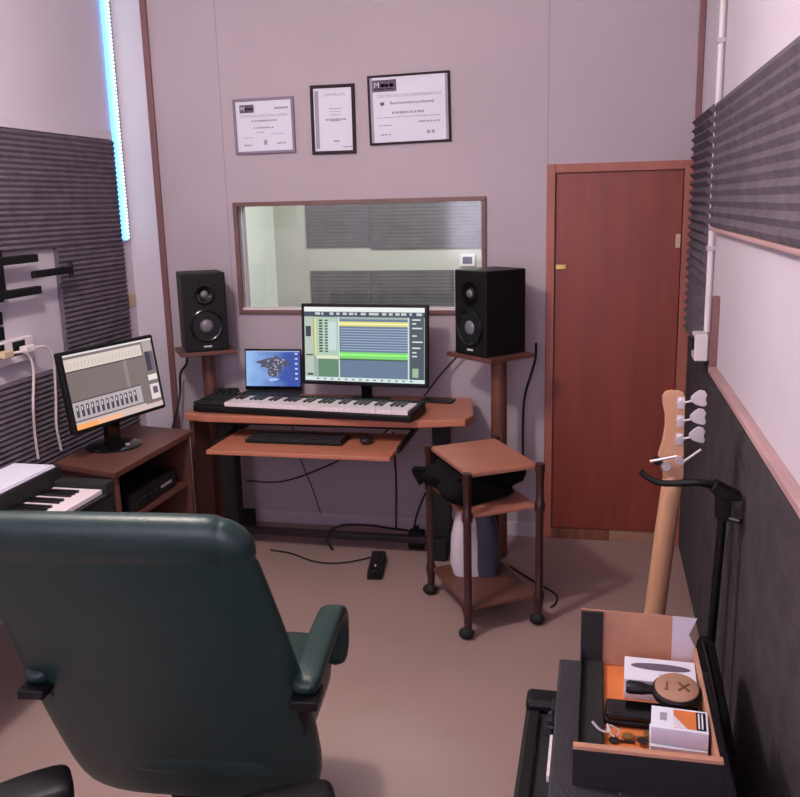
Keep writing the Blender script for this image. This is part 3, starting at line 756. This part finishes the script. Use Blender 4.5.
for z, xl, xr, t in PRF:
    Ls.append(rr((xl+xr)/2-.05*(z-.6), yc(z)+.04, z, (xr-xl)/2, t, tilt=T_))
MB().loops(Ls).build('backrest', M_leather, gc, smooth=True, sub=1)
def ring(x, ry, rz_, cy, cz, tl=.42):
    L = []
    for k in range(24):
        a = 2*PI*k/24; u, v = ry*math.cos(a), rz_*math.sin(a)
        L.append(Vector((x, cy+u*math.cos(tl)-v*math.sin(tl), cz+u*math.sin(tl)*.3+v*math.cos(tl))))
    return L
cy_, cz_ = yc(1.20)+.046, 1.195
Rg = [ring(x-.033, ry, rz_, cy_, cz_-.006+dz) for x, ry, rz_, dz in ((-1.36, .02, .03, -.01), (-1.355, .04, .055, -.005), (-1.335, .054, .070, 0), (-1.27, .058, .075, 0), (-1.00, .058, .075, 0), (-.80, .058, .075, 0), (-.775, .056, .072, 0), (-.766, .050, .064, -.002), (-.757, .053, .068, -.003), (-.735, .048, .058, -.006), (-.712, .036, .042, -.012), (-.702, .014, .018, -.018))]
MB().loops(Rg).build('headrest_roll', M_leather, gc, smooth=True, sub=1)
# seat
Ls = []
for z, g_ in ((.40, .93), (.42, 1.0), (.50, 1.0), (.535, .95), (.545, .80)):
    Ls.append([Vector((-1.01+.265*g_*math.copysign(abs(math.cos(a))**.35, math.cos(a)), 2.19+.31*g_*math.copysign(abs(math.sin(a))**.35, math.sin(a)), z)) for a in [2*PI*k/32 for k in range(32)]])
MB().loops(Ls).build('seat', M_leather, gc, smooth=True, sub=1)
for sx, xx in ((1, -.678), (-1, -1.350)):
    # padded armrest: sweeps forward, rolls down at the front
    path = [(xx, 1.73, .765), (xx, 1.80, .782), (xx, 1.95, .792), (xx, 2.06, .797), (xx, 2.13, .785), (xx, 2.165, .74), (xx, 2.165, .66), (xx-.01*sx, 2.15, .60)]
    P = [Vector(p) for p in path]; Ls = []
    for i, p in enumerate(P):
        d = (P[min(i+1, len(P)-1)]-P[max(i-1, 0)]).normalized(); side = Vector((1, 0, 0)); n_ = side.cross(d).normalized()
        wv = .036 if i < 5 else .032
        if i in (0,): wv = .034
        tv_ = .022
        Ls.append([p+side*wv*math.copysign(abs(math.cos(a))**.5, math.cos(a))+n_*tv_*math.copysign(abs(math.sin(a))**.7, math.sin(a)) for a in [2*PI*k/16 for k in range(16)]])
    MB().loops(Ls).build('armrest', M_leather, gc, smooth=True, sub=1)
    br = MB(); br.box((xx-.034, 1.715, .727), (xx+.034, 1.80, .752)); br.tube([(xx-.015*sx, 1.79, .73), (xx-.03*sx, 1.84, .64), (xx-.05*sx, 1.90, .52), (xx-.10*sx, 2.0, .43), (xx-.20*sx, 2.08, .385)], .022, 10)
    br.build('arm_bracket', M_black, gc, smooth=True, bevel=.004)
MB().cyl((-.99, 2.18, .11), (-.99, 2.18, .40), .028).build('gas_column', M_metal, gc, smooth=True)
MB().box((-1.09, 2.05, .37), (-.89, 2.30, .399)).build('mechanism', M_black, gc, bevel=.006)
MB().box((-1.05, 1.98, .345), (-.93, 2.06, .39)).build('back_bracket', M_black, gc, bevel=.006)
for k in range(5):
    a = R(90+72*k); c, s_ = math.cos(a), math.sin(a)
    MB().tube([(-.99+c*.02, 2.18+s_*.02, .12), (-.99+c*.16, 2.18+s_*.16, .105), (-.99+c*.27, 2.18+s_*.27, .075)], lambda t: .026-.010*t, 10).build('base_leg', M_black, gc, smooth=True)
    MB().cyl((-.99+c*.27-s_*.02, 2.18+s_*.27+c*.02, .0265), (-.99+c*.27+s_*.02, 2.18+s_*.27-c*.02, .0265), .026).build('caster', M_black, gc, smooth=True)

# ------------------------------------------------------------------ black chair, only its armrests in view
bc = thing('black_armchair', 'black chair at the bottom edge, only its two armrest tips in view', 'chair', (0, 0, 0))
for (tx, ty, bx, by, z) in ((-.510, 1.530, -.80, 1.39, .718), (-1.075, 1.475, -1.30, 1.30, .72)):
    d = (Vector((tx, ty, 0))-Vector((bx, by, 0))); L = d.length; u = d.normalized(); nn = Vector((u.y, -u.x, 0))
    Ls = []
    for s_, wv, dz, th_ in ((0, .05, -.035, .018), (.25, .055, -.018, .02), (.6, .058, -.004, .022), (.9, .058, 0, .022), (.97, .052, -.002, .02), (1.0, .04, -.006, .014)):
        p = Vector((bx, by, z+dz))+u*L*s_+nn*.05
        Ls.append([p+nn*wv*math.copysign(abs(math.cos(a))**.5, math.cos(a))+Vector((0, 0, 1))*th_*math.copysign(abs(math.sin(a))**.6, math.sin(a)) for a in [2*PI*k/16 for k in range(16)]])
    MB().loops(Ls).build('armrest', M_black, bc, smooth=True, sub=1)
    c = Vector((bx, by, z))+u*L*.55+nn*.055
    MB().tube([(c.x, c.y, z-.025), (c.x, c.y-.03, z-.15), (c.x+(-.93-c.x)*.25, c.y-.12, .42), (-.93+(.12 if bx > -1 else -.12), 1.15, .385)], .018).build('arm_support', M_black, bc, smooth=True)
Ls = []
for z, g_ in ((.40, .93), (.42, 1), (.47, 1), (.49, .9)):
    Ls.append([Vector((-.93+.24*g_*math.copysign(abs(math.cos(a))**.4, math.cos(a)), 1.12+.24*g_*math.copysign(abs(math.sin(a))**.4, math.sin(a)), z)) for a in [2*PI*k/28 for k in range(28)]])
MB().loops(Ls).build('seat', M_cloth, bc, smooth=True)
MB().cyl((-.93, 1.12, .1), (-.93, 1.12, .40), .026).build('gas_column', M_metal, bc, smooth=True)
for k in range(5):
    a = R(20+72*k); c, s_ = math.cos(a), math.sin(a)
    MB().tube([(-.93, 1.12, .11), (-.93+c*.15, 1.12+s_*.15, .09), (-.93+c*.26, 1.12+s_*.26, .055)], lambda t: .024-.01*t, 8).build('base_leg', M_black, bc, smooth=True)
    MB().cyl((-.93+c*.26-s_*.018, 1.12+s_*.26+c*.018, .023), (-.93+c*.26+s_*.018, 1.12+s_*.26-c*.018, .023), .023).build('caster', M_black, bc, smooth=True)

# ------------------------------------------------------------------ bass guitar (back towards the camera)
bsg = thing('bass_guitar', 'bass guitar with pale maple neck and silver tuners standing by the right wall', 'bass guitar', (0, 0, 0))
YG = 2.90
hp = [(.2245, .975), (.221, 1.0), (.206, 1.03), (.205, 1.055), (.216, 1.10), (.2225, 1.15), (.2215, 1.19), (.213, 1.225), (.211, 1.25), (.219, 1.265), (.235, 1.270), (.262, 1.269), (.276, 1.262), (.282, 1.245), (.283, 1.18), (.284, 1.10), (.287, 1.03), (.288, .975)]
MB().prism([(x, YG-.008, z) for x, z in hp], (0, .018, 0)).build('headstock', M_maple, bsg, bevel=.003)
Ls = []
for z, xa, xb, d in ((.42, .176, .246, .030), (.6, .190, .258, .028), (.8, .206, .273, .026), (.93, .219, .284, .024), (.965, .223, .287, .020), (.985, .225, .287, .010)):
    cx = (xa+xb)/2; w2 = (xb-xa)/2; L = []
    for k in range(13):
        a = PI+PI*k/12; L.append(Vector((cx+w2*math.cos(a), YG+.004+d*math.sin(a), z)))
    L += [Vector((xb, YG+.010, z)), Vector((xa, YG+.010, z))]
    Ls.append(L)
MB().loops(Ls).build('neck', M_maple, bsg, smooth=True)
MB().prism([(.177, YG+.0105, .42), (.246, YG+.0105, .42), (.287, YG+.0105, .975), (.224, YG+.0105, .975)], (0, .006, 0)).build('fingerboard', M_deskd, bsg)
bo = [(.145, .40), (.10, .46), (.075, .455), (.07, .40), (.085, .33), (.07, .26), (.045, .19), (.06, .12), (.12, .075), (.20, .07), (.28, .085), (.325, .14), (.315, .21), (.285, .27), (.275, .33), (.30, .385), (.295, .42), (.27, .425), (.245, .39)]
MB().prism([(x, YG-.020, z) for x, z in bo], (0, .038, 0)).build('body', M_gloss, bsg, bevel=.006)
tzs = [1.232, 1.172, 1.112, 1.040]
def tuner(z, side, ang=0, big=True):
    x0 = .270 if side > 0 else .222
    e = .284 if side > 0 else .208
    gp = MB(); gp.cyl((x0-.0, YG-.014, z), (x0, YG-.009, z), .014, seg=14); gp.cyl((x0, YG-.026, z+.004), (x0, YG-.014, z+.004), .008, seg=12); gp.box((x0-.012, YG-.012, z-.02), (x0+.010, YG-.009, z+.018))
    t = gp.build('tuner', M_chrome, bsg, smooth=True)
    s = MB(); dx = side
    s.cyl((x0, YG-.018, z), (e+dx*.022, YG-.022, z+.010+ang), .0035, seg=10)
    s.build('tuner_shaft', M_chrome, t, smooth=True)
    c = (e+dx*.036, z+.017+ang)
    o_ = [(-.018, -.006), (-.008, -.014), (.004, -.018), (.016, -.020), (.021, -.012), (.017, -.002), (.020, .010), (.014, .020), (.002, .022), (-.008, .015), (-.018, .004)]
    if big:
        M = Matrix.Rotation(0, 4, 'Y')
        MB().prism([(c[0]+a*dx, YG-.026, c[1]+b) for a, b in [(u*1.3, v*1.3) for u, v in o_]], (0, .006, 0)).build('tuner_key', M_lilac if False else M_chrome, t, bevel=.002)
    else:
        MB().box((c[0]-.022, YG-.03, c[1]-.003), (c[0]+.016, YG-.022, c[1]+.003)).build('tuner_key', M_chrome, t, bevel=.001)
for z in tzs[:3]: tuner(z, 1)
t = MB(); t.cyl((.272, YG-.026, 1.04), (.272, YG-.009, 1.04), .013, seg=12); t = t.build('tuner', M_chrome, bsg, smooth=True)
MB().cyl((.275, YG-.02, 1.03), (.335, YG-.035, 1.085), .0045, seg=10).build('tuner_key', M_chrome, t, smooth=True)
t = MB(); t.cyl((.232, YG-.024, 1.02), (.232, YG-.009, 1.02), .015, seg=12); t = t.build('tuner', M_chrome, bsg, smooth=True)
MB().cyl((.18, YG-.02, 1.035), (.262, YG-.035, 1.06), .0045, seg=10).build('tuner_key', M_chrome, t, smooth=True)
t = MB(); t.cyl((.204, YG-.02, 1.035), (.204, YG+.008, 1.035), .014, seg=12); t.build('tuner', M_black, bsg, smooth=True)

# guitar stand with yoke
gs = thing('guitar_stand', 'black guitar stand whose curved arm holds the bass neck', 'guitar stand', (0, 0, 0))
MB().cyl((.375, 2.80, .06), (.402, 2.80, .90), .014).build('pole', M_black, gs, smooth=True)
hb = MB(); hb.box((.378, 2.775, .885), (.425, 2.825, .965)); hb.prism([(.355, 2.772, .975), (.375, 2.772, 1.005), (.455, 2.772, .965), (.45, 2.772, .945), (.40, 2.772, .945)], (0, .055, 0))
hb.build('clamp_head', M_black, gs, bevel=.006)
MB().cyl((.40, 2.80, .885), (.45, 2.76, .885), .010).build('clamp_knob', M_metal, gs, smooth=True)
MB().tube([(.39, 2.80, .985), (.33, 2.79, .998), (.27, 2.80, .990), (.21, 2.81, .985), (.165, 2.825, 1.0), (.148, 2.83, 1.018)], lambda t: .013-.004*t, 10).build('yoke_arm', M_black, gs, smooth=True)
MB().tube([(.40, 2.815, .955), (.375, 2.90, .95), (.33, 2.965, .945), (.26, 2.965, .94), (.20, 2.955, .94)], .010, 10).build('yoke_arm', M_black, gs, smooth=True)
for e in ((.44, 2.62, .012), (.44, 3.02, .012), (.13, 2.80, .012)):
    MB().tube([(.375, 2.80, .085), ((.375+e[0])/2, (2.8+e[1])/2, .05), e], .011, 8, 3).build('leg', M_black, gs, smooth=True)

# ------------------------------------------------------------------ black gig bag by the wall
Ls = []
for y, zt in ((1.30, .34), (1.32, .46), (1.5, .52), (1.9, .535), (2.1, .545), (2.35, .57), (2.55, .575), (2.66, .54), (2.69, .40)):
    L = []
    for k in range(20):
        a = 2*PI*k/20
        x = .345+.027*math.copysign(abs(math.cos(a))**.6, math.cos(a)); z = .003+zt/2+zt/2*math.copysign(abs(math.sin(a))**.35, math.sin(a))
        L.append(Vector((x+.004*math.sin(y*9+z*7), y, z)))
    Ls.append(L)
gb = MB().loops(Ls).build('gig_bag', M_cloth, smooth=True)
tag(gb, 'soft black gig bag standing upright between the cardboard box and right wall', 'gig bag')
zp = MB().tube([(.330, y, z) for y, z in ((1.34, .477), (1.5, .530), (1.9, .5455), (2.1, .5555), (2.35, .5805), (2.55, .585))], .004).build('zipper', M_metal, gb)

# ------------------------------------------------------------------ stage piano + case + open box
sp = thing('stage_keyboard', 'black stage keyboard at bottom, mostly covered by the dark case', 'music keyboard', (0, 0, 0))
MB().box((-.160, .95, .50), (.26, 2.175, .565)).build('body', M_blackm, sp, bevel=.008)
MB().box((-.160, 2.10, .565), (.26, 2.175, .598)).build('end_cheek', M_black, sp, bevel=.012)
for i in range(7): MB().box((-.090, 1.985-.0235*i-.010-.0125, .566), (.06, 1.985-.0235*i-.010+.0095, .584)).build('white_key', M_ivory, sp, bevel=.0015)
for y in (2.075, 2.045, 2.01, 1.64, 1.61, 1.575): MB().cyl((-.092, y, .565), (-.092, y, .588), .010, .0085).build('knob', M_slate, sp, smooth=True)
MB().box((-.150, .96, .565), (-.122, 2.09, .582)).build('front_rail', M_black, sp, bevel=.003)
ks = thing('keyboard_stand', 'black folding stand under the stage keyboard', 'stand', (0, 0, 0))
for y in (1.15, 1.95):
    for s_ in (-1, 1): MB().cyl((.05-s_*.17, y+s_*.018, .016), (.05+s_*.17, y+s_*.018, .484), .015).build('strut', M_black, ks, smooth=True)
for x in (-.12, .22): MB().cyl((x, 1.05, .484), (x, 2.05, .484), .0155).build('top_bar', M_black, ks, smooth=True)
for x in (-.12, .22): MB().cyl((x, 1.05, .016), (x, 2.05, .016), .0155).build('foot_bar', M_black, ks, smooth=True)

cs = thing('equipment_case', 'dark grey hard case lying on the stage keyboard under the open box', 'case', (0, 0, 0))
MB().box((-.076, 1.05, .5985), (.298, 2.155, .655)).build('bottom_shell', M_blackm, cs, bevel=.006)
MB().box((-.076, 1.05, .6555), (.298, 2.155, .700)).build('lid', M_slate, cs, bevel=.006)
for y in (1.3, 1.95): MB().box((-.086, y, .635), (-.0765, y+.05, .675)).build('latch', M_metal, cs, bevel=.002)

bx = thing('open_cardboard_box', 'open brown cardboard box with black outside on the dark case, full of small items', 'box', (0, 0, 0))
B0, B1, Y0, Y1, Zb = -.022, .258, 1.645, 2.135, .7005
MB().box((B0, Y0, Zb), (B1, Y1, Zb+.005)).build('bottom', M_orange, bx)
MB().box((B0-.006, Y0-.010, Zb), (B1+.003, Y0-.003, .782)).build('outer_cover', M_blackm, bx)
MB().box((B0-.006, Y0-.010, .7825), (B1+.006, Y0+.006, .792)).build('front_rim', M_kraft, bx, bevel=.002)
MB().box((B0, Y0-.003, Zb+.005), (B1, Y0+.004, .782)).build('front_wall', M_kraft, bx)
MB().box((B1-.004, Y0+.006, Zb+.005), (B1+.004, Y1-.006, .775)).build('side_wall', M_kraft, bx, bevel=.001)
MB().box((B0, Y0+.006, Zb+.005), (B0+.004, Y1-.006, .745)).build('side_wall', M_blackm, bx, bevel=.001)
Mb = Matrix.Translation((0, Y1, Zb+.005)) @ Matrix.Rotation(R(-6), 4, 'X')
MB().prism([(B0, 0, 0), (B1-.055, 0, 0), (B1-.055, 0, .140), (B0, 0, .143)], (0, .004, 0), Mb).build('back_flap', M_kraft, bx)
MB().prism([(B1-.0545, 0, 0), (B1+.004, 0, 0), (B1+.003, 0, .06), (B1-.014, 0, .095), (B1-.004, 0, .118), (B1+.004, 0, .138), (B1-.0545, 0, .140)], (0, .004, 0), Mb).build('white_flap', M_lilac, bx)
MB().box((B0, -.014, .0), (B0+.055, -.001, .139)).build('lining', M_blackm, bx).matrix_local = Mb
MB().box((B0+.005, Y0+.008, Zb+.0055), (B0+.058, Y1-.016, Zb+.022)).build('lining', M_blackm, bx, bevel=.004)

ZI = Zb+.0055
tb = thing('white_carton', 'white carton with a long dark oval on top, by the box back flap', 'carton', (.168, 2.030, ZI), R(-2))
MB().box((-.083, -.055, 0), (.083, .055, .052)).build('carton', M_paper, tb, bevel=.001)
MB().lathe([(.001, 0), (1, 0), (1, .0006), (.001, .0006)], Matrix.Translation((.002, .014, .0521)) @ Matrix.Diagonal((.070, .017, 1, 1)), 32).build('oval_print', M_inkd, tb)
lettering('mouse', .012, Matrix.Translation((.012, -.022, .0523)), 'lettering', M_ink, tb)

pdl = thing('round_wooden_shaker', 'round wooden disc with dark markings, black rim and handle, atop the items', 'shaker', (.198, 1.925, ZI+.0645), R(-4), rx=R(10))
MB().lathe([(.001, -.022), (.044, -.022), (.054, -.012), (.054, .002), (.050, .006), (.001, .006)]).build('black_shell', M_black, pdl, smooth=True)
fc = MB().lathe([(.001, .006), (.0485, .0062), (.0485, .009), (.046, .0105), (.001, .0105)]).build('wooden_face', M_wood, pdl, smooth=True)
mk_ = MB()
mk_.box((-.024, -.014, .0106), (-.020, .012, .0112)); mk_.box((-.028, -.016, .0106), (-.016, -.013, .0112))
mk_.box((-.002, -.003, .0106), (.034, .003, .0112), R(48)); mk_.box((-.002, -.003, .0106), (.034, .003, .0112), R(-48)); mk_.build('burnt_mark', mat('burnt mark', (98, 60, 44), .7), fc)
MB().loops([[Vector((x, r_*math.cos(2*PI*k/14), -.008+r_*.8*math.sin(2*PI*k/14))) for k in range(14)] for x, r_ in ((-.045, .012), (-.06, .012), (-.075, .016), (-.105, .018), (-.112, .014))]).build('handle', M_black, pdl, smooth=True)

dcase = thing('long_black_case', 'long narrow black case lying across the middle of the box', 'case', (.118, 1.885, ZI), R(-1))
MB().box((-.080, -.034, 0), (.128, .034, .018)).build('lower_half', M_black, dcase, bevel=.006)
MB().box((-.078, -.034, .0182), (.128, .034, .034)).build('lid', M_gloss, dcase, bevel=.007)

def pack(label, loc, rz, full):
    t = thing('small_accessory_box', label, 'carton', loc, rz, group='small cartons in the cardboard box')
    MB().box((-.058, -.042, 0), (.058, .042, .039)).build('carton', M_paper, t, bevel=.001)
    MB().box((-.050, -.0376, .006), (.004, -.0370, .022)).build('printed_lines', M_ink, t)
    MB().box((.012, -.0376, .010), (.046, -.0370, .018)).build('printed_lines', M_ink, t)
    if full:
        MB().box((-.012, -.034, .0391), (.034, .035, .0395)).build('picture', M_orange, t)
        MB().prism([(-.012, -.034, .0395), (.016, -.034, .0395), (-.012, .012, .0395)], (0, 0, .0003)).build('picture', M_lilac, t)
        MB().box((.034, -.034, .0391), (.054, .035, .0394)).build('dark_band', M_black, t)
        q = MB()
        for x in (.038, .045): q.box((x, -.028, .0394), (x+.003, .030, .0398))
        q.build('stripe', M_paper, t)
        q = MB()
        for i in range(7): q.box((-.040+i*.0022, -.012, .0391), (-.0390+i*.0022, .018, .0395))
        q.build('barcode', M_inkd, t)
    return t
pack('plain pale little carton under the one with the orange picture', (.190, 1.775, ZI), R(-2), False)
pack('little white carton with orange picture and barcode, top of its stack', (.192, 1.782, ZI+.0395), R(-4), True)
kt = thing('bunch_of_keys', 'small bunch of dark keys and a silver clip at the front of the box', 'keys', (.088, 1.805, ZI))
for i, (x, y, a) in enumerate(((-.03, -.01, 15), (0, .006, -12), (.03, -.012, 6), (.045, .012, -25))):
    k = MB(); cz = .004+i*.0035
    k.cyl((x, y, cz-.0015), (x, y, cz+.0015), .012, seg=14); k.box((x+.008, y-.003, cz-.0015), (x+.045, y+.003, cz+.0015), R(0))
    k.build('key', M_brass if i % 2 else M_metal, kt, bevel=.0005)
MB().tube([(-.03, -.01, .012), (-.045, .0, .02), (-.04, .018, .022), (-.02, .014, .014), (-.025, -.005, .010)], .0018).build('key_ring', M_chrome, kt, smooth=True)
MB().tube([(-.078, .005, .035), (-.06, -.005, .022), (-.04, .0, .016), (-.045, .015, .026)], .003).build('clip', M_chrome, kt, smooth=True)

# ------------------------------------------------------------------ put each Empty at the base of its thing
bpy.context.view_layer.update()
def recentre(o):
    pts = []
    def walk(q):
        if q.type == 'MESH': pts.extend(q.matrix_world @ Vector(c) for c in q.bound_box)
        for k in q.children: walk(k)
    walk(o)
    mn = Vector([min(p[i] for p in pts) for i in range(3)]); mx_ = Vector([max(p[i] for p in pts) for i in range(3)])
    c = Vector(((mn.x+mx_.x)/2, (mn.y+mx_.y)/2, mn.z))
    for k in o.children: k.location = k.location-c
    o.location = c
for o in list(S.objects):
    if o.type == 'EMPTY' and o.parent is None and o.location.length < 1e-6: recentre(o)
gc.rotation_euler.z = R(6)

# ------------------------------------------------------------------ lamps
def area(name, loc, rot, sx, sy, power, col, shape='RECTANGLE'):
    l = bpy.data.lights.new(name, 'AREA'); l.shape = shape; l.size = sx; l.size_y = sy; l.energy = power; l.color = col
    o = bpy.data.objects.new(name, l); COL.objects.link(o); o.location = loc; o.rotation_euler = rot
    return o
LP = (-1.5, 2.0, 2.98)
cl = thing('pendant_lamp', 'round pendant lamp hanging from the ceiling above the middle of the room', 'lamp', LP)
MB().cyl((0, 0, .09), (0, 0, H-LP[2]), .005).build('cord', M_white, cl)
MB().lathe([(.001, .095), (.035, .095), (.035, .13), (.001, .13)]).build('socket', M_white, cl, smooth=True)
pl = bpy.data.lights.new('lamp_light', 'POINT'); pl.energy = 124; pl.color = (1.0, .90, .81); pl.shadow_soft_size = .09
po = bpy.data.objects.new('lamp_light', pl); COL.objects.link(po); po.location = LP
# added cool lavender fill behind the camera; the rear wall has no window
area('rear_fill_light', (-.75, YF+.36, 1.95), (R(-90), R(0), R(14)), 2.2, 1.5, 88, (.86, .86, 1.0))
area('booth_light', (-1.2, 6.2, 2.95), (0, 0, 0), 1.2, 1.0, 62, (.98, 1.0, .97))
wd = bpy.data.worlds.new('world'); S.world = wd; wd.use_nodes = True
wd.node_tree.nodes['Background'].inputs[0].default_value = (.6, .55, .7, 1); wd.node_tree.nodes['Background'].inputs[1].default_value = .15
S.view_settings.view_transform = 'Standard'; S.view_settings.look = 'None'; S.view_settings.exposure = .14; S.view_settings.gamma = 1
S.view_settings.use_curve_mapping = False
bpy.context.view_layer.update()
